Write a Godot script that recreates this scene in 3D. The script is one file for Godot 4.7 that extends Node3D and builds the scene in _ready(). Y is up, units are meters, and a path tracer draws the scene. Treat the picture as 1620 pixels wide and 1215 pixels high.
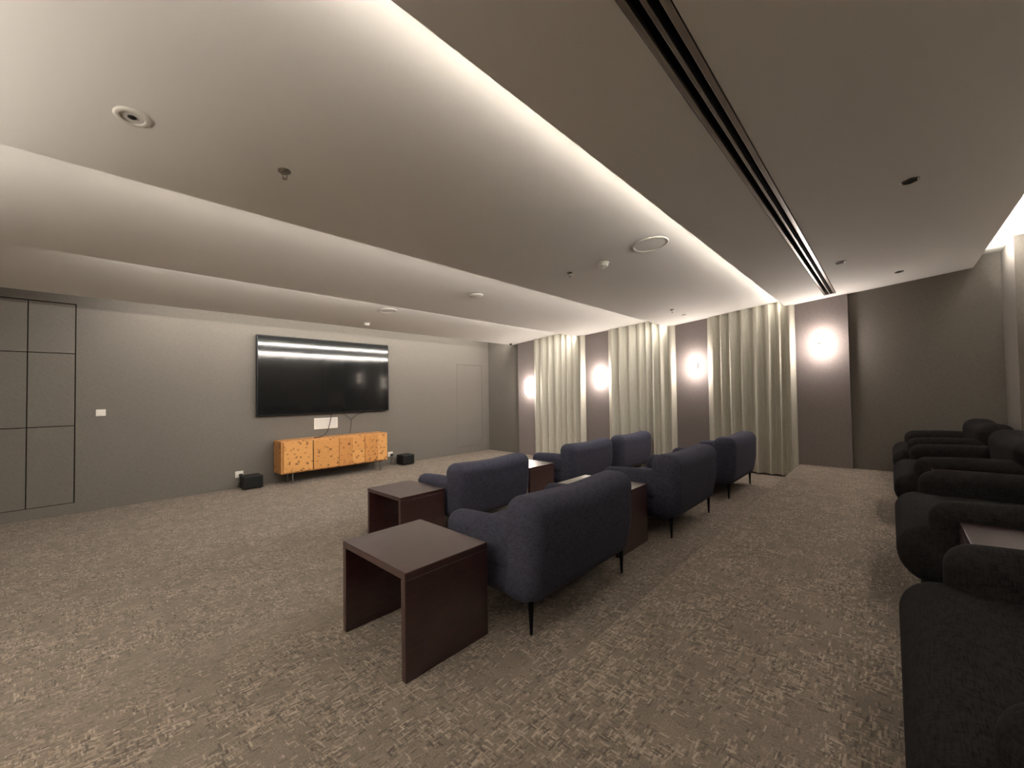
extends Node3D
# A tiered cinema lounge. X runs along the television wall, Y is up, t is the distance from the
# camera towards the television wall (so z = -t). Units are metres.

const WALL_X := 8.12        # face of the curtain wall
const WALL_T := 8.53        # face of the television wall
const LOW := -0.17          # carpet in front of the television and under the front row
const MID := 0.0            # carpet under the middle row
const HIGH := 0.22          # back platform
const LEFT_X := -2.6

var M := {}
var names := {}
var rng := RandomNumberGenerator.new()

# ------------------------------------------------------------------ camera, environment, large lights
func setup_view() -> void:
	var cam := Camera3D.new()
	cam.name = "camera"
	var y := deg_to_rad(47.08)
	var p := deg_to_rad(1.3)
	var r := deg_to_rad(-0.82)
	var right := Vector3(cos(y), 0, sin(y))
	var fwd := Vector3(sin(y), 0, -cos(y))
	var f2 := fwd * cos(p) + Vector3.UP * sin(p)
	var u2 := Vector3.UP * cos(p) - fwd * sin(p)
	cam.transform = Transform3D(Basis(right * cos(r) + u2 * sin(r), u2 * cos(r) - right * sin(r), -f2), Vector3(0, 1.45, 0))
	cam.fov = rad_to_deg(2.0 * atan(607.5 / 642.0))
	cam.near = 0.05
	cam.far = 60.0
	cam.current = true
	add_child(cam)
	var env := Environment.new()
	env.background_mode = Environment.BG_COLOR
	env.background_color = Color(0, 0, 0)
	env.tonemap_mode = Environment.TONE_MAPPER_LINEAR
	env.tonemap_exposure = 3.9
	env.sdfgi_enabled = true
	env.ssao_enabled = true
	env.ssil_enabled = true
	var we := WorldEnvironment.new()
	we.name = "environment"
	we.environment = env
	add_child(we)

const LED_COLOR := Color(1.0, 0.98, 0.95)
const SCONCE_COLOR := Color(1.0, 0.955, 0.93)
const LED_FRONT := 1.75      # cove along the television wall
const LED_MIDDLE := 0.95     # cove behind the back ceiling's lip
const LED_INNER := 4.7      # the two coves between the ceiling panels
const UPLIGHT := 2.7        # bowl lamps on the wall opposite the curtains
const LED_REAR := 2.8       # cove over the back row
const SCONCE := 0.102

# ------------------------------------------------------------------ small helpers
func numbered(n: String) -> String:
	if not names.has(n):
		names[n] = 0
		return n
	names[n] += 1
	return "%s_%03d" % [n, names[n]]

func thing(called: String, label: String, category: String, at := Vector3.ZERO, turn := 0.0, group := "") -> Node3D:
	var o := Node3D.new()
	o.name = numbered(called)
	add_child(o)
	o.position = at
	o.rotation.y = turn
	tag(o, label, category, group)
	return o

func tag(o: Node, label: String, category := "", group := "") -> void:
	o.set_meta("label", label)
	if category: o.set_meta("category", category)
	if group: o.set_meta("group", group)

func part(called: String, mesh: Mesh, mat: Material, parent: Node, at := Vector3.ZERO, rot := Vector3.ZERO) -> MeshInstance3D:
	var o := MeshInstance3D.new()
	o.name = called
	o.mesh = mesh
	o.material_override = mat
	o.position = at
	o.rotation = rot
	o.cast_shadow = GeometryInstance3D.SHADOW_CASTING_SETTING_ON
	parent.add_child(o, true)
	return o

func struct_node(called: String) -> Node3D:
	var o := Node3D.new()
	o.name = called
	o.set_meta("kind", "structure")
	add_child(o)
	return o

func struct(called: String, mesh: Mesh, mat: Material, at := Vector3.ZERO) -> MeshInstance3D:
	var o := part(called, mesh, mat, self, at)
	o.set_meta("kind", "structure")
	return o

func V(x: float, y: float, t: float) -> Vector3:
	return Vector3(x, y, -t)

# welded triangles -> mesh with smooth normals (clockwise front faces)
func weld_mesh(pos: PackedVector3Array, tris: PackedInt32Array, smooth := true) -> ArrayMesh:
	var st := SurfaceTool.new()
	st.begin(Mesh.PRIMITIVE_TRIANGLES)
	if smooth:
		var nr := PackedVector3Array()
		nr.resize(pos.size())
		for i in range(0, tris.size(), 3):
			var n := (pos[tris[i + 2]] - pos[tris[i]]).cross(pos[tris[i + 1]] - pos[tris[i]])
			for k in 3:
				nr[tris[i + k]] += n
		for i in tris:
			st.set_normal(nr[i].normalized())
			st.add_vertex(pos[i])
	else:
		for i in range(0, tris.size(), 3):
			var n := (pos[tris[i + 2]] - pos[tris[i]]).cross(pos[tris[i + 1]] - pos[tris[i]]).normalized()
			for k in 3:
				st.set_normal(n)
				st.add_vertex(pos[tris[i + k]])
	st.index()
	return st.commit()

func axis_steps(h: float, r: float, seg: int, inner: int) -> PackedFloat32Array:
	var a := PackedFloat32Array()
	for i in seg:
		a.append(-h + r * (1.0 - tan((1.0 - float(i) / seg) * PI / 4.0)))
	for i in inner + 1:
		a.append(lerpf(-h + r, h - r, float(i) / inner))
	for i in range(1, seg + 1):
		a.append(h - r + r * tan(float(i) / seg * PI / 4.0))
	return a

# how the upholstery bulges and tapers
func shaped(p: Vector3, shape: String) -> Vector3:
	var u := p
	var W := 1.27
	match shape:
		"seat":
			if p.y > 0.0:
				u.y += 0.02 * (1.0 - pow(absf(p.x) / (W * 0.5), 2.0)) * (p.y / 0.15)
			else:
				u.z = lerpf(p.z, p.z * 0.94, -p.y / 0.15)
		"back":
			var k := (p.y + 0.33) / 0.66
			u.z += lerpf(-0.035, 0.0, smoothstep(0.0, 0.5, k))              # tucked in at the bottom
			u.z += 0.02 * k
			u.y -= 0.022 * maxf(0.0, k - 0.4) * (1.0 + cos(p.x / W * TAU)) * 0.8
			u.x *= lerpf(0.98, 1.0, smoothstep(0.0, 0.45, k))
		"arm_left", "arm_right":
			u.y += 0.012 * sin((p.z + 0.35) / 0.7 * PI) + 0.03 * p.z
			u.x += (1.0 if shape == "arm_right" else -1.0) * 0.004 * (-p.z / 0.35)
	return u

# box with rounded edges; a named shape bends it further
func rbox(size: Vector3, r: float, seg := 2, inner := Vector3i(1, 1, 1), shape := "") -> ArrayMesh:
	var h := size * 0.5
	r = minf(r, minf(h.x, minf(h.y, h.z)) * 0.999)
	var pos := PackedVector3Array()
	var tris := PackedInt32Array()
	var seen := {}
	var steps := [axis_steps(h.x, r, seg, inner.x), axis_steps(h.y, r, seg, inner.y), axis_steps(h.z, r, seg, inner.z)]
	for ax in 3:
		var u: int = (ax + 1) % 3
		var v: int = (ax + 2) % 3
		for s in [-1.0, 1.0]:
			var grid := []
			for a in steps[u]:
				var row := PackedInt32Array()
				for b in steps[v]:
					var p := Vector3.ZERO
					p[ax] = s * h[ax]
					p[u] = a
					p[v] = b
					var q := Vector3(clampf(p.x, -h.x + r, h.x - r), clampf(p.y, -h.y + r, h.y - r), clampf(p.z, -h.z + r, h.z - r))
					p = q + (p - q).normalized() * r
					var key := Vector3i((p * 20000.0).round())
					if not seen.has(key):
						seen[key] = pos.size()
						pos.append(p)
					row.append(seen[key])
				grid.append(row)
			for i in grid.size() - 1:
				for j in grid[0].size() - 1:
					var a: int = grid[i][j]
					var b: int = grid[i + 1][j]
					var c: int = grid[i + 1][j + 1]
					var d: int = grid[i][j + 1]
					if s > 0:
						tris.append_array([a, c, b, a, d, c])
					else:
						tris.append_array([a, b, c, a, c, d])
	if shape:
		for i in pos.size():
			pos[i] = shaped(pos[i], shape)
	return weld_mesh(pos, tris)

func box(size: Vector3) -> BoxMesh:
	var b := BoxMesh.new()
	b.size = size
	return b

# box given by its extents in x, y, t
func ext(x0: float, x1: float, y0: float, y1: float, t0: float, t1: float) -> Array:
	return [Vector3(x1 - x0, y1 - y0, t1 - t0), V((x0 + x1) / 2, (y0 + y1) / 2, (t0 + t1) / 2)]

# profile in (t, y), swept along x from x0 to x1
func sweep_x(profile: PackedVector2Array, x0: float, x1: float) -> ArrayMesh:
	var pos := PackedVector3Array()
	var tris := PackedInt32Array()
	var pts := profile
	if Geometry2D.is_polygon_clockwise(pts):
		pts.reverse()
	var n := pts.size()
	for q in pts: pos.append(V(x0, q.y, q.x))
	for q in pts: pos.append(V(x1, q.y, q.x))
	for i in n:
		var j := (i + 1) % n
		tris.append_array([i, j, n + j, i, n + j, n + i])
	var caps := Geometry2D.triangulate_polygon(pts)
	for i in range(0, caps.size(), 3):
		tris.append_array([caps[i], caps[i + 2], caps[i + 1], n + caps[i], n + caps[i + 1], n + caps[i + 2]])
	# orient outwards: the first side face decides
	var st := tris
	var vol := 0.0
	for i in range(0, st.size(), 3):
		vol += pos[st[i]].dot(pos[st[i + 1]].cross(pos[st[i + 2]]))
	if vol > 0:
		for i in range(0, st.size(), 3):
			var a := st[i + 1]
			st[i + 1] = st[i + 2]
			st[i + 2] = a
	return weld_mesh(pos, st, false)

# profile of (radius, y) turned about the y axis
func lathe(profile: Array, sides := 24) -> ArrayMesh:
	var pos := PackedVector3Array()
	var tris := PackedInt32Array()
	for q in profile:
		for k in sides:
			var a := TAU * k / sides
			pos.append(Vector3(q[0] * cos(a), q[1], q[0] * sin(a)))
	for i in profile.size() - 1:
		for k in sides:
			var a := i * sides + k
			var b := i * sides + (k + 1) % sides
			tris.append_array([a, b, b + sides, a, b + sides, a + sides])
	return weld_mesh(pos, tris)

func tube(path: PackedVector3Array, radius: float, sides := 7) -> ArrayMesh:
	var pos := PackedVector3Array()
	var tris := PackedInt32Array()
	for i in path.size():
		var d := (path[mini(i + 1, path.size() - 1)] - path[maxi(i - 1, 0)]).normalized()
		var side := d.cross(Vector3(0.3, 0.2, 0.93)).normalized()
		var up := side.cross(d)
		for k in sides:
			var a := TAU * k / sides
			pos.append(path[i] + (side * cos(a) + up * sin(a)) * radius)
	for i in path.size() - 1:
		for k in sides:
			var a := i * sides + k
			var b := i * sides + (k + 1) % sides
			tris.append_array([a, b + sides, b, a, a + sides, b + sides])
	return weld_mesh(pos, tris)

func smooth_path(pts: Array, n := 8) -> PackedVector3Array:
	var c := PackedVector3Array()
	for i in pts.size() - 1:
		for k in n:
			c.append((pts[i] as Vector3).cubic_interpolate(pts[i + 1], pts[maxi(i - 1, 0)], pts[mini(i + 2, pts.size() - 1)], float(k) / n))
	c.append(pts[-1])
	return c

# ------------------------------------------------------------------ materials
func mat(color: Color, rough := 0.9, metal := 0.0) -> StandardMaterial3D:
	var m := StandardMaterial3D.new()
	m.albedo_color = color
	m.roughness = rough
	m.metallic = metal
	return m

func triplanar(m: StandardMaterial3D, tex: Texture2D, scale: Vector3, world := true, offset := Vector3.ZERO) -> void:
	m.albedo_texture = tex
	m.uv1_triplanar = true
	m.uv1_world_triplanar = world
	m.uv1_scale = scale
	m.uv1_offset = offset

func image_from(w: int, h: int, data: PackedFloat32Array) -> ImageTexture:   # rgb triples, sRGB
	var b := PackedByteArray()
	b.resize(w * h * 3)
	for i in w * h * 3:
		b[i] = int(clampf(data[i], 0.0, 1.0) * 255.0 + 0.5)
	return ImageTexture.create_from_image(Image.create_from_data(w, h, false, Image.FORMAT_RGB8, b))

func noise(freq: float, seed_: int, octaves := 3) -> FastNoiseLite:
	var n := FastNoiseLite.new()
	n.seed = seed_
	n.frequency = freq
	n.fractal_octaves = octaves
	n.noise_type = FastNoiseLite.TYPE_SIMPLEX_SMOOTH
	return n

func seamless(freq: float, seed_: int, size: int, octaves := 3) -> PackedByteArray:
	var im := noise(freq, seed_, octaves).get_seamless_image(size, size, false, false, 0.15)
	im.convert(Image.FORMAT_L8)
	return im.get_data()

func carpet_texture() -> ImageTexture:
	var S := 1024
	var v := PackedFloat32Array()
	v.resize(S * S)
	var dens := seamless(0.006, 11, S, 2)
	var tone := seamless(0.012, 5, S, 3)
	var fine := seamless(0.21, 7, S, 2)
	for i in S * S:
		v[i] = 0.45 + (tone[i] / 255.0 - 0.5) * 0.07 + (fine[i] / 255.0 - 0.5) * 0.14
	for k in 30000:
		var x := rng.randi_range(0, S - 1)
		var y := rng.randi_range(0, S - 1)
		var d: float = dens[y * S + x] / 255.0
		if rng.randf() > clampf((d - 0.15) * 1.5, 0.12, 1.0):
			continue
		var lon := rng.randi_range(5, 19)
		var wid := rng.randi_range(2, 4)
		var a := rng.randf_range(0.05, 0.20)
		if rng.randf() < 0.42:
			a = -rng.randf_range(0.04, 0.15)
		var along := rng.randf() < 0.62
		for i in lon:
			var skew := 1 if i > lon * 0.6 and k % 3 == 0 else 0
			for j in wid:
				var px := (x + (i if along else j + skew)) % S
				var py := (y + (j + skew if along else i)) % S
				var at := (py + S) % S * S + (px + S) % S
				v[at] = lerpf(v[at], 0.45 + a, 0.8)
	var pile := seamless(0.45, 9, S, 1)
	var out := PackedFloat32Array()
	out.resize(S * S * 3)
	for i in S * S:
		var g := v[i] + (pile[i] / 255.0 - 0.5) * 0.10
		out[i * 3] = g * 1.10
		out[i * 3 + 1] = g * 1.0
		out[i * 3 + 2] = g * 0.90
	return image_from(S, S, out)

# fine weave: threads in two directions, tinted by the material's colour
func weave_texture(size: int, horiz: float, vert: float, amount: float, seed_: int) -> ImageTexture:
	var a := seamless(0.35, seed_, size, 2)
	var b := seamless(0.35, seed_ + 1, size, 2)
	var c := seamless(0.02, seed_ + 2, size, 3)
	var out := PackedFloat32Array()
	out.resize(size * size * 3)
	for y in size:
		for x in size:
			var h: float = a[y * size + (x / 12) % size] / 255.0 - 0.5
			var w: float = b[((y / 12) % size) * size + x] / 255.0 - 0.5
			var g: float = 0.93 + amount * (h * horiz + w * vert) + amount * 0.15 * (c[y * size + x] / 255.0 - 0.5)
			var i := (y * size + x) * 3
			out[i] = g
			out[i + 1] = g
			out[i + 2] = g
	return image_from(size, size, out)

func burl_texture() -> ImageTexture:
	var S := 512
	var warp := seamless(0.012, 21, S, 4)
	var fine := seamless(0.09, 22, S, 3)
	var spots := seamless(0.014, 23, S, 3)
	var out := PackedFloat32Array()
	out.resize(S * S * 3)
	for i in S * S:
		var w: float = warp[i] / 255.0
		var ring: float = 0.5 + 0.5 * sin(w * 46.0 + (fine[i] / 255.0) * 4.0)
		var f: float = fine[i] / 255.0 - 0.5
		var dark: float = smoothstep(0.66, 0.86, spots[i] / 255.0) * (0.25 + 0.75 * ring)
		var c := Color(0.86, 0.64, 0.39).lerp(Color(0.72, 0.49, 0.25), clampf(ring * 0.45 + f * 0.7, 0, 1))
		c = c.lerp(Color(0.27, 0.13, 0.05), clampf(dark, 0, 0.85))
		out[i * 3] = c.r
		out[i * 3 + 1] = c.g
		out[i * 3 + 2] = c.b
	return image_from(S, S, out)

func grain_texture() -> ImageTexture:
	var S := 256
	var a := seamless(0.10, 31, S, 3)
	var b := seamless(0.02, 32, S, 2)
	var out := PackedFloat32Array()
	out.resize(S * S * 3)
	for y in S:
		for x in S:
			var g: float = 0.88 + 0.22 * (a[y * S + (x / 14) % S] / 255.0 - 0.5) + 0.14 * (b[y * S + x] / 255.0 - 0.5)
			var i := (y * S + x) * 3
			out[i] = g
			out[i + 1] = g
			out[i + 2] = g
	return image_from(S, S, out)

func glow(color: Color, energy: float) -> StandardMaterial3D:
	var m := mat(color, 0.6)
	m.emission_enabled = true
	m.emission = color
	m.emission_energy_multiplier = energy
	return m

func make_materials() -> void:
	var weave := weave_texture(256, 1.0, 0.6, 0.16, 41)
	var cloth := weave_texture(256, 0.8, 0.8, 0.9, 51)
	M.ceiling = mat(Color(0.89, 0.875, 0.85), 0.75)
	M.wall = mat(Color(0.455, 0.43, 0.398), 0.9)
	triplanar(M.wall, weave, Vector3.ONE * 2.2)
	M.pilaster = mat(Color(0.53, 0.49, 0.475), 0.85)
	triplanar(M.pilaster, weave, Vector3.ONE * 2.2)
	M.carpet = mat(Color(1, 1, 1), 1.0)
	triplanar(M.carpet, carpet_texture(), Vector3.ONE * 0.44)
	M.sofa = mat(Color(0.30, 0.30, 0.36), 1.0)
	triplanar(M.sofa, cloth, Vector3.ONE * 3.0, false)
	M.sofa.metallic_specular = 0.2
	M.sofa.rim_enabled = true
	M.sofa.rim = 0.25
	M.sofa_dark = mat(Color(0.155, 0.145, 0.145), 1.0)  # back row: the same cloth weave in a darker tone
	triplanar(M.sofa_dark, cloth, Vector3.ONE * 2.2, false)
	M.sofa_dark.metallic_specular = 0.2
	M.leg = mat(Color(0.05, 0.045, 0.045), 0.45, 0.4)
	M.table = mat(Color(0.265, 0.145, 0.145), 0.3)
	triplanar(M.table, grain_texture(), Vector3.ONE * 1.4, false)
	M.table.clearcoat_enabled = true
	M.table.clearcoat = 0.9
	M.table.clearcoat_roughness = 0.22
	M.curtain = mat(Color(0.78, 0.76, 0.70), 0.95)
	triplanar(M.curtain, weave, Vector3.ONE * 2.5)
	M.curtain.backlight_enabled = true
	M.curtain.backlight = Color(0.05, 0.05, 0.045)
	var burl := burl_texture()
	M.burl = []
	for k in 6:
		var b := mat(Color(1, 1, 1).lerp(Color(0.92, 0.88, 0.84), (k % 3) * 0.5), 0.42)
		triplanar(b, burl, Vector3.ONE * 1.25, false, Vector3(k * 0.37, k * 0.23, k * 0.41))
		M.burl.append(b)
	M.wood_edge = mat(Color(0.66, 0.42, 0.20), 0.45)
	triplanar(M.wood_edge, burl, Vector3(0.9, 0.9, 0.9), false, Vector3(0.5, 0.1, 0.7))
	M.wood_edge.albedo_color = Color(0.93, 0.9, 0.88)
	M.screen = mat(Color(0.08, 0.08, 0.08), 0.07)
	M.bezel = mat(Color(0.07, 0.08, 0.085), 0.35, 0.5)
	M.black = mat(Color(0.05, 0.05, 0.052), 0.6)
	M.void = mat(Color(0.02, 0.02, 0.02), 0.9)
	M.white = mat(Color(0.86, 0.84, 0.80), 0.5)
	M.grille = mat(Color(0.80, 0.785, 0.76), 0.7)
	M.chrome = mat(Color(0.62, 0.60, 0.57), 0.25, 0.9)
	M.steel = mat(Color(0.55, 0.54, 0.53), 0.35, 0.8)
	M.diffuser = mat(Color(0.66, 0.63, 0.60), 0.28, 0.75)
	M.bulb = glow(Color(1.0, 0.95, 0.88), 1.1)
	M.led = glow(LED_COLOR, 3.0)
	M.cable = mat(Color(0.13, 0.11, 0.10), 0.6)

# ------------------------------------------------------------------ room
func carpet_profile() -> PackedVector2Array:
	var p := PackedVector2Array()
	p.append(Vector2(1.05, -0.5))
	p.append(Vector2(1.05, MID))
	for i in 25:
		var k := i / 24.0
		p.append(Vector2(lerpf(2.55, 3.5, k), lerpf(MID, LOW, smoothstep(0.0, 1.0, k))))
	p.append(Vector2(WALL_T + 0.1, LOW))
	p.append(Vector2(WALL_T + 0.1, -0.5))
	return p

func build_room() -> void:
	struct("floor", sweep_x(carpet_profile(), LEFT_X - 0.1, WALL_X + 0.15), M.carpet)
	var pf := struct("floor_platform", rbox(Vector3(WALL_X + 0.15 - LEFT_X + 0.1, HIGH + 0.5, 2.82), 0.02, 2), M.carpet, V((WALL_X + 0.15 + LEFT_X - 0.1) / 2, (HIGH - 0.5) / 2, 1.12 - 1.41))
	pf.name = "floor_platform"
	# television wall with two flush doors let into it
	var top := 3.35
	var wf := struct_node("wall_front")
	for e in [ext(LEFT_X, -1.36, -0.4, top, WALL_T, WALL_T + 0.2), ext(-1.36, 0.0, 2.82, top, WALL_T, WALL_T + 0.2), ext(-1.36, 0.0, -0.4, -0.02, WALL_T, WALL_T + 0.2), ext(0.0, 6.985, -0.4, top, WALL_T, WALL_T + 0.2), ext(6.985, 7.91, 2.245, top, WALL_T, WALL_T + 0.2), ext(6.985, 7.91, -0.4, 0.01, WALL_T, WALL_T + 0.2), ext(7.91, WALL_X + 0.05, -0.4, top, WALL_T, WALL_T + 0.2)]:
		part("wall_panel", box(e[0]), M.wall, wf, e[1])
	# door 1: panelled double leaf, flush with the wall
	var d1 := struct_node("door_1")
	var g := 0.006
	part("backing", box(Vector3(1.36, 2.84, 0.05)), M.void, d1, V(-0.68, 1.40, WALL_T + 0.08))
	for col in [[-1.36, -0.452], [-0.448, -0.008]]:
		for row in [[-0.015, 1.072], [1.078, 2.10], [2.106, 2.81]]:
			part("panel", rbox(Vector3(col[1] - col[0] - g, row[1] - row[0] - g * 0.6, 0.04), 0.003, 1), M.wall, d1, V((col[0] + col[1]) / 2, (row[0] + row[1]) / 2, WALL_T + 0.027))
	var d2 := struct_node("door_2")
	part("backing", box(Vector3(0.92, 2.24, 0.05)), M.void, d2, V(7.447, 1.127, WALL_T + 0.08))
	part("panel", rbox(Vector3(0.913, 2.225, 0.04), 0.003, 1), M.wall, d2, V(7.447, 1.128, WALL_T + 0.022))
	# curtain wall, its four raised pilasters
	struct("wall_right", box(Vector3(0.2, 4.0, WALL_T + 2.2)), M.wall, V(WALL_X + 0.15, 1.4, (WALL_T - 1.8) / 2))
	for s in [[6.70, 7.32], [4.54, 5.22], [2.45, 3.13], [0.44, 1.16]]:
		var p := struct("pilaster", rbox(Vector3(0.06, 3.75, s[1] - s[0]), 0.004, 1), M.pilaster, V(WALL_X + 0.025, 1.55, (s[0] + s[1]) / 2))
		p.name = numbered("trim_pilaster")
	# back wall: a pier next to the curtain wall, then a recess behind the back row
	struct("wall_back", box(Vector3(WALL_X + 0.2 - LEFT_X, 4.0, 0.2)), M.wall, V((WALL_X + 0.2 + LEFT_X) / 2, 1.4, -1.62))
	struct("wall_back_pier", box(Vector3(WALL_X + 0.1 - 7.42, 4.0, 0.45)), M.wall, V((WALL_X + 0.1 + 7.42) / 2, 1.4, -1.10 - 0.225))
	struct("wall_left", box(Vector3(0.2, 4.0, WALL_T + 2.4)), M.wall, V(LEFT_X - 0.1, 1.4, (WALL_T - 1.7) / 2))
	# saw-tooth ceiling
	var x0 := LEFT_X - 0.1
	var x1 := WALL_X + 0.12
	var ya := ceiling_at(0.705)
	var yb := ceiling_at(0.556)
	for p in [
		[Vector2(7.55, 2.77), Vector2(5.11, 2.951), Vector2(5.11, 3.3), Vector2(7.55, 3.3)],
		[Vector2(5.39, 2.77), Vector2(2.96, 2.94), Vector2(2.96, 3.3), Vector2(5.1, 3.3), Vector2(5.1, 2.85), Vector2(5.39, 2.782)],
		[Vector2(3.24, 2.74), Vector2(0.93, 2.967), Vector2(0.93, 3.3), Vector2(2.95, 3.3), Vector2(2.95, 2.82), Vector2(3.24, 2.752)],
		# the back panel stands in two pieces on either side of the air slots
		[Vector2(1.25, 2.84), Vector2(0.705, ya), Vector2(0.705, 3.3), Vector2(0.92, 3.3), Vector2(0.92, 2.92), Vector2(1.25, 2.852)],
		[Vector2(0.556, yb), Vector2(-0.86, 3.04), Vector2(-0.86, 3.3), Vector2(0.556, 3.3)],
		[Vector2(0.705, 3.02), Vector2(0.556, 3.02), Vector2(0.556, 3.3), Vector2(0.705, 3.3)],
		[Vector2(8.65, 3.06), Vector2(7.5, 3.06), Vector2(7.5, 3.26), Vector2(8.65, 3.26)],
		[Vector2(-0.84, 3.2), Vector2(-1.72, 3.2), Vector2(-1.72, 3.32), Vector2(-0.84, 3.32)]]:
		struct(numbered("ceiling"), sweep_x(PackedVector2Array(p), x0, x1), M.ceiling)
	struct(numbered("ceiling"), sweep_x(PackedVector2Array([Vector2(0.705, ya), Vector2(0.556, yb), Vector2(0.556, 3.02), Vector2(0.705, 3.02)]), 7.87, x1), M.ceiling)

func strip_light(called: String, label: String, at: Vector3, length: float, along: Vector3, dir: Vector3, width: float, energy: float) -> void:
	# an LED profile with its glowing face towards dir, and the light it gives
	var o := thing(called, label, "light strip", at)
	var x0 := -length / 2
	var x1 := length / 2
	o.basis = Basis.looking_at(dir.normalized(), along)
	part("profile", box(Vector3(width + 0.008, x1 - x0, 0.008)), M.steel, o, Vector3(0, 0, 0.004))
	part("glowing_face", box(Vector3(width, x1 - x0 - 0.02, 0.003)), M.led, o, Vector3(0, 0, -0.0015))
	var n := 3
	for k in n:
		var l := AreaLight3D.new()
		l.name = "strip_light"
		l.area_size = Vector2(width, (x1 - x0) / n)
		l.area_normalize_energy = true
		l.light_color = LED_COLOR
		l.light_energy = energy / n
		l.area_range = 25.0
		l.shadow_enabled = true
		l.position = Vector3(0, (k + 0.5 - n * 0.5) * (x1 - x0) / n, -0.006)
		o.add_child(l, true)

# ------------------------------------------------------------------ furniture
func sofa_proto(fabric: Material) -> Node3D:
	var o := Node3D.new()
	var W := 1.27
	# t = distance forward from the rearmost point, z = -t
	var seat := rbox(Vector3(W - 0.03, 0.30, 0.93), 0.125, 5, Vector3i(8, 2, 6), "seat")
	part("seat", seat, fabric, o, Vector3(0, 0.16 + 0.15, -0.515))
	var back := rbox(Vector3(W, 0.66, 0.30), 0.115, 5, Vector3i(10, 5, 2), "back")
	part("backrest", back, fabric, o, Vector3(0, 0.155 + 0.33, -0.16))
	for s in [-1.0, 1.0]:
		var arm := rbox(Vector3(0.185, 0.31, 0.70), 0.088, 5, Vector3i(1, 2, 6), "arm_right" if s > 0 else "arm_left")
		part("arm", arm, fabric, o, Vector3(s * (W * 0.5 - 0.095), 0.475, -0.50))
	var leg := lathe([[0.0, -0.001], [0.008, 0.0], [0.010, 0.01], [0.019, 0.19], [0.021, 0.22], [0.0, 0.221]], 12)
	for x in [-0.56, 0.56]:
		for t in [0.10, 0.87]:
			part("leg", leg, M.leg, o, Vector3(x, 0.0, -t))
	return o

func place_sofa(proto: Node3D, x: float, y: float, t: float, label: String, group: String) -> void:
	var o: Node3D = proto.duplicate()
	o.name = numbered("armchair")
	add_child(o)
	o.position = V(x, y, t)
	tag(o, label, "armchair", group)

func table_proto() -> Node3D:
	var o := Node3D.new()
	# origin at the left rear floor corner, 0.57 along x, 0.70 forward
	part("table_top", rbox(Vector3(0.57, 0.04, 0.70), 0.004, 1), M.table, o, Vector3(0.285, 0.53, -0.35))
	for t in [0.02, 0.68]:
		part("side_panel", rbox(Vector3(0.57, 0.51, 0.04), 0.004, 1), M.table, o, Vector3(0.285, 0.255, -t))
	return o

func place_table(proto: Node3D, x: float, y: float, t: float, label: String, group: String) -> void:
	var o: Node3D = proto.duplicate()
	o.name = numbered("side_table")
	add_child(o)
	o.position = V(x, y, t)
	tag(o, label, "side table", group)

func build_seating() -> void:
	var s := sofa_proto(M.sofa)
	var sb := sofa_proto(M.sofa_dark)
	var tb := table_proto()
	var g1 := "armchairs of the front row"
	var g2 := "armchairs of the middle row"
	var g3 := "armchairs of the back row on the platform"
	place_sofa(s, 3.555, LOW, 3.55, "charcoal fabric armchair in the front row, facing the wooden sideboard", g1)
	place_sofa(s, 5.795, LOW, 3.55, "charcoal fabric armchair in the middle of the front row", g1)
	place_sofa(s, 7.36, LOW, 3.55, "charcoal fabric armchair of the front row beside the curtains", g1)
	place_sofa(s, 2.43, MID, 1.51, "charcoal fabric armchair between the two wooden tables of the middle row", g2)
	place_sofa(s, 4.57, MID, 1.51, "charcoal fabric armchair in the middle of the middle row", g2)
	place_sofa(s, 6.516, MID, 1.51, "charcoal fabric armchair of the middle row beside the curtains", g2)
	place_sofa(sb, 1.79, HIGH, -0.985, "dark fabric armchair at the open end of the platform row", g3)
	place_sofa(sb, 3.69, HIGH, -0.985, "dark fabric armchair on the platform, second from its open end", g3)
	place_sofa(sb, 5.565, HIGH, -0.985, "dark fabric armchair on the platform, second from the end wall", g3)
	place_sofa(sb, 7.44, HIGH, -0.985, "dark fabric armchair on the platform, pushed up to the end wall", g3)
	var gt := "dark wood side tables"
	place_table(tb, 2.30, LOW, 3.74, "dark brown wooden side table at the open end of the front row", gt)
	place_table(tb, 4.41, LOW, 3.78, "dark brown side table between two front-row armchairs", gt)
	place_table(tb, 1.135, MID, 1.81, "dark reddish-brown wooden side table at the open end of the middle row", gt)
	place_table(tb, 3.225, MID, 1.755, "dark brown side table between two middle-row armchairs", gt)
	place_table(tb, 0.55, HIGH, -0.94, "dark side table at the open end of the platform row", gt)
	place_table(tb, 2.475, HIGH, -0.94, "dark side table between the two platform armchairs nearest the open end", gt)
	place_table(tb, 4.343, HIGH, -0.94, "dark side table between the two middle platform armchairs", gt)
	place_table(tb, 6.218, HIGH, -0.94, "dark side table next to the platform armchair by the end wall", gt)
	s.free()
	sb.free()
	tb.free()

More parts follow.
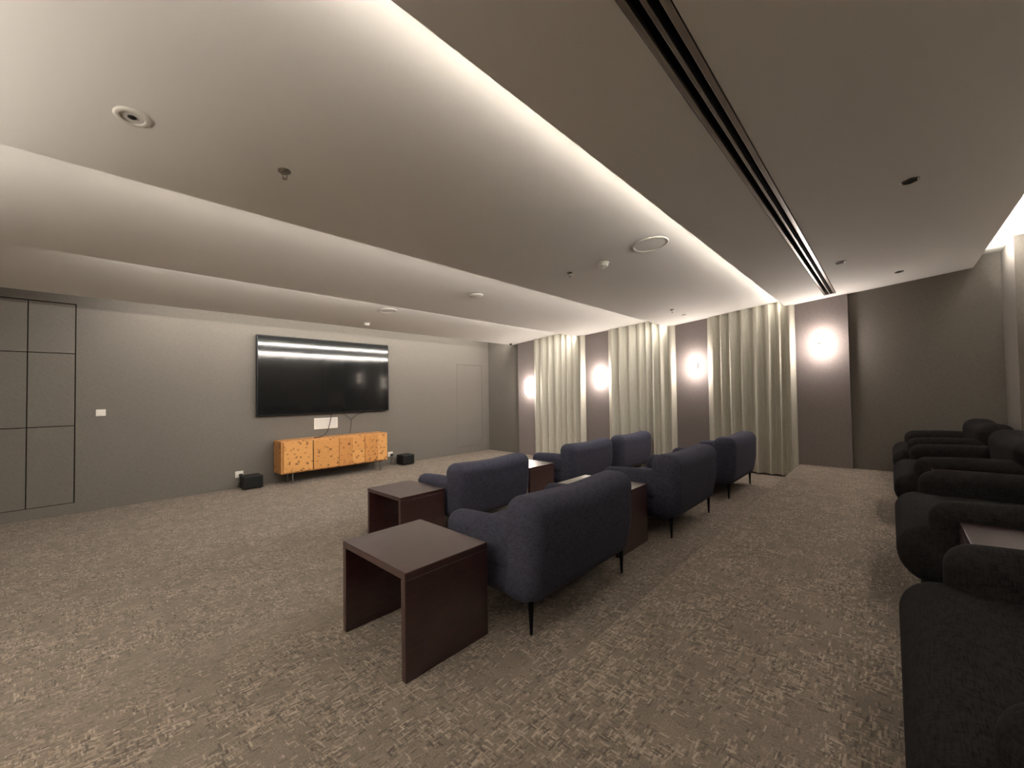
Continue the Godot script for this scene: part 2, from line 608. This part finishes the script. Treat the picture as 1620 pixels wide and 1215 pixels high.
func build_tv_wall() -> void:
	var tv := thing("television", "large wall-mounted flat television with a black glossy screen", "television", V(3.572, 1.845, WALL_T))
	part("housing", rbox(Vector3(2.66, 1.50, 0.06), 0.008, 2), M.bezel, tv, Vector3(0, 0, 0.07))
	part("screen", box(Vector3(2.62, 1.462, 0.004)), M.screen, tv, Vector3(0, 0.004, 0.1005))
	part("wall_bracket", box(Vector3(0.9, 0.6, 0.04)), M.black, tv, Vector3(0, 0, 0.02))
	# sideboard
	var sb := thing("sideboard", "honey-coloured burl wood sideboard under the television", "sideboard", V(3.59, LOW, 8.27))
	var x0 := -1.06
	var x1 := 1.06
	var y0 := 0.205
	var y1 := 0.805
	part("body", rbox(Vector3(2.12, 0.60, 0.40), 0.012, 2), M.wood_edge, sb, Vector3(0, (y0 + y1) / 2, 0))
	var z := 0.2
	# doors with their veneer sheets: [x from, x to, sheets [x0, x1, y0, y1] in shares]
	var doors := [[x0 + 0.035, -0.513, [[0.0, 1.0, 0.0, 1.0]]], [-0.497, -0.012, [[0.0, 1.0, 0.0, 1.0]]], [-0.006, 0.524, [[0.0, 0.49, 0.0, 1.0], [0.5, 1.0, 0.0, 0.49], [0.5, 1.0, 0.5, 1.0]]], [0.532, x1 - 0.02, [[0.0, 0.56, 0.0, 1.0], [0.565, 1.0, 0.0, 1.0]]]]
	var n := 0
	for d in doors:
		var w: float = d[1] - d[0]
		var hh := y1 - y0 - 0.05
		var dn := part("door", rbox(Vector3(w, hh, 0.018), 0.002, 1), M.wood_edge, sb, Vector3((d[0] + d[1]) / 2, (y0 + y1) / 2, z + 0.009))
		for q in d[2]:
			part("veneer_sheet", rbox(Vector3((q[1] - q[0]) * w - 0.003, (q[3] - q[2]) * hh - 0.003, 0.006), 0.0015, 1), M.burl[n % 6], dn, Vector3(((q[0] + q[1]) / 2 - 0.5) * w, ((q[2] + q[3]) / 2 - 0.5) * hh, 0.0115))
			n += 1
	part("gap_strip", box(Vector3(0.014, 0.55, 0.004)), M.void, sb, Vector3(-0.505, (y0 + y1) / 2, z + 0.002))
	var lm := lathe([[0.0, 0.0], [0.012, 0.0], [0.012, 0.21], [0.0, 0.21]], 10)
	for x in [-0.84, 0.92]:
		for zz in [-0.14, 0.13]:
			part("leg", lm, M.steel, sb, Vector3(x, 0.0, zz))
	part("rail", box(Vector3(1.9, 0.02, 0.3)), M.black, sb, Vector3(0.03, 0.198, -0.01))
	# small speakers on the floor
	for q in [[2.145, 8.37, "small black box speaker on the carpet left free beside the sideboard and the double door"], [5.26, 8.32, "small black box speaker on the carpet between the sideboard and the flush door"]]:
		var sp := thing("speaker", ["small black box speaker on the carpet, on the switch side of the sideboard", "small black box speaker on the carpet, on the curtain side of the sideboard"][0 if q[0] < 4 else 1], "speaker", V(q[0], LOW, q[1]), 0.0, "floor speakers")
		part("cabinet", rbox(Vector3(0.30, 0.215, 0.28), 0.012, 2), M.black, sp, Vector3(0, 0.122, 0))
		part("grille", rbox(Vector3(0.27, 0.185, 0.012), 0.005, 1), M.void, sp, Vector3(0, 0.122, 0.14))
		for x in [-0.11, 0.11]:
			for zz in [-0.1, 0.1]:
				part("foot", lathe([[0.0, 0.0], [0.014, 0.0], [0.014, 0.018], [0.0, 0.018]], 10), M.black, sp, Vector3(x, 0, zz))
	# sockets with plugs
	for q in [[1.995, 0.075, "white wall socket with a black plug, on the switch side of the sideboard"], [4.985, 0.075, "white wall socket with a black plug, on the curtain side of the sideboard"]]:
		var so := thing("wall_socket", q[2], "socket", V(q[0], q[1], WALL_T), 0.0, "wall sockets")
		part("plate", rbox(Vector3(0.125, 0.115, 0.012), 0.006, 2), M.white, so, Vector3(0, 0, 0.006))
		part("plug", rbox(Vector3(0.055, 0.05, 0.05), 0.012, 2), M.black, so, Vector3(0.02, -0.015, 0.037))
		var pts := [Vector3(0.02, -0.03, 0.06), Vector3(0.0, -0.12, 0.07), Vector3(-0.03, -0.2, 0.06), Vector3(0.03, -0.235, 0.05), Vector3(0.1, -0.238, 0.04)]
		part("cord", tube(smooth_path(pts), 0.005), M.cable, so)
	var sw := thing("light_switch", "small white light switch beside the panelled double door", "switch", V(0.254, 1.248, WALL_T))
	part("plate", rbox(Vector3(0.105, 0.098, 0.012), 0.006, 2), M.white, sw, Vector3(0, 0, 0.006))
	part("rocker", rbox(Vector3(0.06, 0.06, 0.008), 0.003, 1), M.white, sw, Vector3(0, 0, 0.014))
	var wp := thing("cable_plate", "white rectangular cable plate on the wall under the television", "wall plate", V(3.518, 0.888, WALL_T))
	part("plate", rbox(Vector3(0.48, 0.225, 0.016), 0.006, 2), M.white, wp, Vector3(0, 0, 0.008))
	part("brush_insert", rbox(Vector3(0.43, 0.175, 0.008), 0.003, 1), M.grille, wp, Vector3(0, 0, 0.016))
	# loose cables from the television down to the sideboard
	var a := part(numbered("cable"), tube(smooth_path([V(3.61, 1.088, 8.46), V(3.58, 0.95, 8.45), V(3.52, 0.76, 8.43), V(3.42, 0.67, 8.36), V(3.28, 0.648, 8.22), V(3.14, 0.648, 8.13), V(3.13, 0.648, 8.09)]), 0.008), M.cable, self)
	tag(a, "dark cable hanging across the white plate onto the sideboard", "cable")
	var b := thing("cable", "thin forked cable hanging from the television beside the white plate", "cable", V(3.92, 0.9, 8.47))
	part("strand", tube(smooth_path([Vector3(-0.04, 0.187, 0), Vector3(0.0, 0.12, 0.0), Vector3(0.10, 0.03, 0.0), Vector3(0.10, -0.1, 0.01), Vector3(0.06, -0.25, 0.05)]), 0.006), M.cable, b)
	part("strand", tube(smooth_path([Vector3(0.42, 0.187, 0), Vector3(0.32, 0.16, 0.0), Vector3(0.22, 0.12, 0.0), Vector3(0.10, 0.03, 0.0)]), 0.006), M.cable, b)

func curtain(called_label: String, t0: float, t1: float, y_floor: float, seed_: int) -> void:
	# pleated cloth hanging from the ceiling; folds are gathered at the top and looser below
	var r := RandomNumberGenerator.new()
	r.seed = seed_
	var folds := 8
	var edges := [0.0]
	for i in folds:
		edges.append(edges[-1] + r.randf_range(0.6, 1.4))
	for i in edges.size():
		edges[i] /= edges[-1] if i < edges.size() - 1 else 1.0
	edges[-1] = 1.0
	var tot: float = 0.0
	var pos := PackedVector3Array()
	var tris := PackedInt32Array()
	var nu := folds * 14
	var rows := 22
	var drift := []
	for i in folds + 1:
		drift.append([r.randf_range(-0.018, 0.018), r.randf_range(0.75, 1.2), r.randf_range(-0.5, 0.5)])
	for j in rows + 1:
		var v := float(j) / rows               # 0 at the floor
		for i in nu + 1:
			var u := float(i) / nu
			var f := u * folds
			var k := mini(int(f), folds - 1)
			var s := f - k
			var a: float = edges[k] + drift[k][0] * (1.0 - v) * (1.0 if k > 0 else 0.0)
			var b: float = edges[k + 1] + drift[k + 1][0] * (1.0 - v) * (1.0 if k < folds - 1 else 0.0)
			var t := lerpf(t0, t1, lerpf(a, b, s))
			var amp: float = lerpf(drift[k][1], drift[k + 1][1], s) * lerpf(0.095, 0.065, v * v)
			var x := -amp * pow(cos((s - 0.5) * TAU) * 0.5 + 0.5, 0.7) + 0.10 * amp * sin(s * TAU * 2.0 + drift[k][2] * 3.0 + v * 2.0)
			t += 0.010 * sin(s * TAU) * (1.0 - 0.4 * v)
			var ytop := ceiling_at(t) + 0.01
			pos.append(V(WALL_X - 0.02 + x, lerpf(y_floor + 0.02, ytop, v), t))
	for j in rows:
		for i in nu:
			var p := j * (nu + 1) + i
			tris.append_array([p, p + 1, p + nu + 2, p, p + nu + 2, p + nu + 1])
	var o := part(numbered("curtain"), weld_mesh(pos, tris), M.curtain, self)
	tag(o, called_label, "curtain", "floor-length window curtains")

func ceiling_at(t: float) -> float:
	if t > 5.39: return lerpf(2.77, 2.93, (7.55 - t) / 2.16)
	if t > 3.24: return lerpf(2.77, 2.92, (5.39 - t) / 2.15)
	if t > 1.25: return lerpf(2.74, 2.97, (3.24 - t) / 2.34)
	return lerpf(2.84, 3.04, (1.25 - t) / 2.11)

func sconce(t: float, y: float, label: String, x := WALL_X - 0.005, turn := 0.0) -> void:
	var o := thing("wall_sconce", label, "wall lamp", V(x, y, t), turn, "lit wall sconces")
	part("wall_plate", rbox(Vector3(0.02, 0.12, 0.09), 0.006, 2), M.chrome, o, Vector3(-0.01, 0, 0))
	part("bracket", rbox(Vector3(0.09, 0.022, 0.03), 0.006, 2), M.chrome, o, Vector3(-0.06, 0, 0))
	var shade := lathe([[0.0, 0.0], [0.050, 0.002], [0.068, 0.02], [0.080, 0.06], [0.084, 0.10], [0.080, 0.14], [0.066, 0.175], [0.04, 0.198], [0.0, 0.206]], 24)
	for s in [1.0, -1.0]:
		part("glass_shade", shade, M.bulb, o, Vector3(-0.125, 0.004 * s, 0), Vector3(0, 0, 0 if s > 0 else PI))
		var l := OmniLight3D.new()
		l.name = "shade_light"
		l.light_color = SCONCE_COLOR
		l.light_energy = SCONCE
		l.light_size = 0.06
		l.omni_range = 25.0
		l.omni_attenuation = 2.0
		l.shadow_enabled = true
		l.position = Vector3(-0.125, 0.10 * s, 0)
		o.add_child(l, true)
	part("ring", lathe([[0.05, -0.008], [0.056, -0.004], [0.056, 0.004], [0.05, 0.008]], 24), M.chrome, o, Vector3(-0.125, 0, 0))
	for z in [-0.03, 0.03]:
		part("screw_knob", rbox(Vector3(0.014, 0.014, 0.014), 0.006, 2), M.leg, o, Vector3(-0.182, 0, z))

func wall_uplight(t: float, label: String) -> void:
	# opaque half-bowl open at the top, on the wall out of the picture; it washes the ceiling
	var o := thing("wall_uplight", label, "wall lamp", V(LEFT_X, 1.85, t), 0.0, "bowl uplights opposite the curtains")
	part("bowl", lathe([[0.0, -0.09], [0.06, -0.08], [0.11, -0.04], [0.14, 0.03], [0.145, 0.06], [0.14, 0.06], [0.105, -0.03], [0.05, -0.07], [0.0, -0.08]], 28), M.white, o, Vector3(0.16, 0, 0))
	part("wall_plate", rbox(Vector3(0.03, 0.1, 0.08), 0.006, 2), M.white, o, Vector3(0.01, 0, 0))
	part("bulb", lathe([[0.0, -0.03], [0.02, -0.02], [0.028, 0.0], [0.02, 0.02], [0.0, 0.03]], 16), M.led, o, Vector3(0.16, 0.0, 0))
	var l := OmniLight3D.new()
	l.name = "bulb_light"
	l.light_color = LED_COLOR
	l.light_energy = UPLIGHT
	l.light_size = 0.025
	l.omni_range = 25.0
	l.omni_attenuation = 2.0
	l.shadow_enabled = true
	l.position = Vector3(0.16, 0.0, 0)
	o.add_child(l, true)

func on_ceiling(t: float) -> Vector3:
	# rotation that lays a fixture on the sloping ceiling: returns euler angles
	var s := (ceiling_at(t + 0.02) - ceiling_at(t - 0.02)) / 0.04
	return Vector3(atan(-s), 0, 0) * -1.0

func fixture(called: String, label: String, category: String, x: float, t: float, group := "") -> Node3D:
	var o := thing(called, label, category, V(x, ceiling_at(t), t), 0.0, group)
	o.rotation = on_ceiling(t)
	return o

func disc(r: float, h: float, round_ := 0.004) -> ArrayMesh:
	return lathe([[0.0, -h], [r - round_, -h], [r, -h + round_], [r, 0.0], [0.0, 0.0]], 32)

func build_ceiling_items() -> void:
	var o := fixture("spotlight", "round white recessed spotlight with a dark lens, unlit", "spotlight", 0.175, 2.625)
	part("trim_ring", lathe([[0.045, -0.002], [0.047, -0.008], [0.062, -0.008], [0.068, 0.0]], 32), M.white, o)
	part("baffle", lathe([[0.0, -0.0015], [0.046, -0.0025]], 32), M.grille, o)
	part("lens", lathe([[0.0, -0.010], [0.010, -0.008], [0.017, -0.003]], 24), M.black, o)
	for q in [[0.844, 2.624, "chrome sprinkler head next to the unlit spotlight"], [3.80, 2.619, "chrome sprinkler head next to the white smoke detector"], [6.75, 2.618, "chrome sprinkler head near the curtains"]]:
		var sp := fixture("sprinkler", q[2], "sprinkler", q[0], q[1], "ceiling sprinklers")
		part("escutcheon", lathe([[0.0, -0.012], [0.02, -0.012], [0.034, -0.003], [0.036, 0.0]], 24), M.chrome, sp)
		part("frame", tube(smooth_path([Vector3(-0.011, -0.01, 0), Vector3(-0.014, -0.03, 0), Vector3(0, -0.046, 0), Vector3(0.014, -0.03, 0), Vector3(0.011, -0.01, 0)]), 0.0025), M.chrome, sp)
		part("deflector", disc(0.015, 0.003, 0.001), M.chrome, sp, Vector3(0, -0.047, 0))
	var sm := fixture("smoke_detector", "white stepped smoke detector near the round ceiling speaker", "smoke detector", 3.861, 2.226)
	part("base", disc(0.065, 0.018), M.white, sm)
	part("body", lathe([[0.0, -0.05], [0.034, -0.05], [0.05, -0.042], [0.055, -0.02], [0.055, -0.015]], 28), M.white, sm)
	part("sensor", lathe([[0.0, -0.062], [0.016, -0.06], [0.02, -0.05]], 20), M.grille, sm)
	for q in [[3.828, 1.679, 0.165, "large round white ceiling speaker beside the bright cove"], [3.575, 6.15, 0.14, "round white ceiling speaker above the sideboard"]]:
		var sk := fixture("ceiling_speaker", q[3], "speaker", q[0], q[1], "round ceiling speakers")
		part("rim", lathe([[q[2] - 0.012, -0.004], [q[2] - 0.006, -0.011], [q[2], -0.008], [q[2] + 0.003, 0.0]], 40), M.white, sk)
		part("grille", lathe([[0.0, -0.006], [q[2] - 0.012, -0.005]], 40), M.grille, sk)
	var dc := fixture("motion_sensor", "flat white ceiling disc standing off the middle ceiling panel", "sensor", 3.821, 4.219)
	part("stem", disc(0.07, 0.012), M.black, dc)
	part("disc", lathe([[0.0, -0.04], [0.07, -0.038], [0.092, -0.030], [0.098, -0.022], [0.092, -0.013], [0.0, -0.012]], 32), M.white, dc)
	var dt := fixture("smoke_detector", "small white smoke detector on the ceiling in front of the television", "smoke detector", 3.696, 7.127)
	part("base", disc(0.062, 0.02), M.white, dt)
	part("body", lathe([[0.0, -0.052], [0.035, -0.05], [0.05, -0.04], [0.054, -0.02]], 24), M.white, dt)
	var d4 := fixture("ceiling_sensor", "tiny white ceiling sensor beside the sprinkler near the curtains", "sensor", 7.349, 2.64)
	part("body", disc(0.035, 0.014), M.white, d4)
	var cm := fixture("dome_camera", "small black dome camera in the ceiling corner by the curtain wall", "camera", 7.95, 7.42)
	part("base", disc(0.04, 0.012), M.black, cm)
	part("dome", lathe([[0.0, -0.045], [0.018, -0.04], [0.03, -0.026], [0.032, -0.01]], 20), M.black, cm)
	for q in [[4.178, -0.151, 0.05, "unlit recessed downlight in the dark ceiling above the platform armchairs"], [6.065, 0.385, 0.05, "unlit recessed downlight next to the air slots"], [7.35, -0.129, 0.045, "unlit recessed downlight near the end wall"]]:
		var dl := fixture("downlight", q[3], "downlight", q[0], q[1], "unlit downlights of the back ceiling")
		part("trim_ring", lathe([[q[2] - 0.01, -0.001], [q[2] - 0.006, -0.006], [q[2], -0.005], [q[2] + 0.004, 0.0]], 28), M.chrome, dl)
		part("reflector", lathe([[0.0, -0.001], [q[2] - 0.009, -0.0015]], 28), M.bezel, dl)
	# linear air diffuser in the groove of the back panel
	var ld := thing("air_diffuser", "long linear air diffuser with two dark slots in the back ceiling", "air vent", V(2.6, ceiling_at(0.63), 0.63))
	ld.rotation = on_ceiling(0.63)
	var L := 7.86 - LEFT_X
	var cx := (7.86 + LEFT_X) / 2 - 2.6
	for q in [[0.0585, 0.022, "flange"], [-0.0555, 0.028, "flange"], [0.0015, 0.017, "centre_bar"]]:
		part(q[2], rbox(Vector3(L, 0.03, q[1]), 0.002, 1), M.diffuser, ld, Vector3(cx, 0.010, -q[0]))
	part("slot_back", box(Vector3(L, 0.004, 0.125)), M.void, ld, Vector3(cx, 0.075, 0))

func _ready() -> void:
	rng.seed = 20240611
	setup_view()
	make_materials()
	var run := WALL_X - 0.1
	var mid := run / 2
	strip_light("led_strip", "glowing light strip hidden in the cove along the television wall", V((WALL_X + 0.3) / 2, 2.84, 7.565), WALL_X - 0.5, Vector3.RIGHT, Vector3(0, 0.2, -1), 0.02, LED_FRONT)
	strip_light("led_strip", "glowing light strip hidden behind the lip of the back ceiling", V(mid, 2.862, 1.243), run, Vector3.RIGHT, Vector3(0, -1.3, -1), 0.015, LED_MIDDLE)
	strip_light("led_strip", "glowing light strip hidden in the cove above the front row", V(mid, 2.762, 3.233), run, Vector3.RIGHT, Vector3(0, -2.4, -1), 0.015, LED_INNER)
	strip_light("led_strip", "glowing light strip hidden in the cove before the last ceiling panel", V(mid, 2.792, 5.383), run, Vector3.RIGHT, Vector3(0, -2.4, -1), 0.015, LED_INNER)
	strip_light("led_strip", "glowing light strip hidden in the cove above the platform armchairs", V(4.4, 3.13, -0.875), 6.8, Vector3.RIGHT, Vector3(0, 0.2, 1), 0.02, LED_REAR)
	build_room()
	sconce(6.88, 1.60, "lit two-lobed wall sconce between the flush door corner and the curtains")
	sconce(4.80, 1.78, "lit two-lobed wall sconce between the two curtains farther from the platform")
	sconce(2.72, 1.92, "lit two-lobed wall sconce between the two curtains nearer the platform")
	sconce(0.77, 2.16, "lit two-lobed wall sconce above the platform, highest of the four")
	wall_uplight(1.6, "lit bowl uplight on the wall opposite the curtains, beside the middle row")
	wall_uplight(2.9, "lit bowl uplight on the wall opposite the curtains, nearer the front row")
	build_seating()
	build_tv_wall()
	curtain("grey-green pleated curtain nearest the television wall", 5.18, 6.74, LOW, 3)
	curtain("grey-green pleated curtain between two sconces in the middle of the wall", 3.09, 4.58, LOW, 8)
	curtain("grey-green pleated curtain next to the carpeted platform", 1.12, 2.49, MID, 15)
	build_ceiling_items()
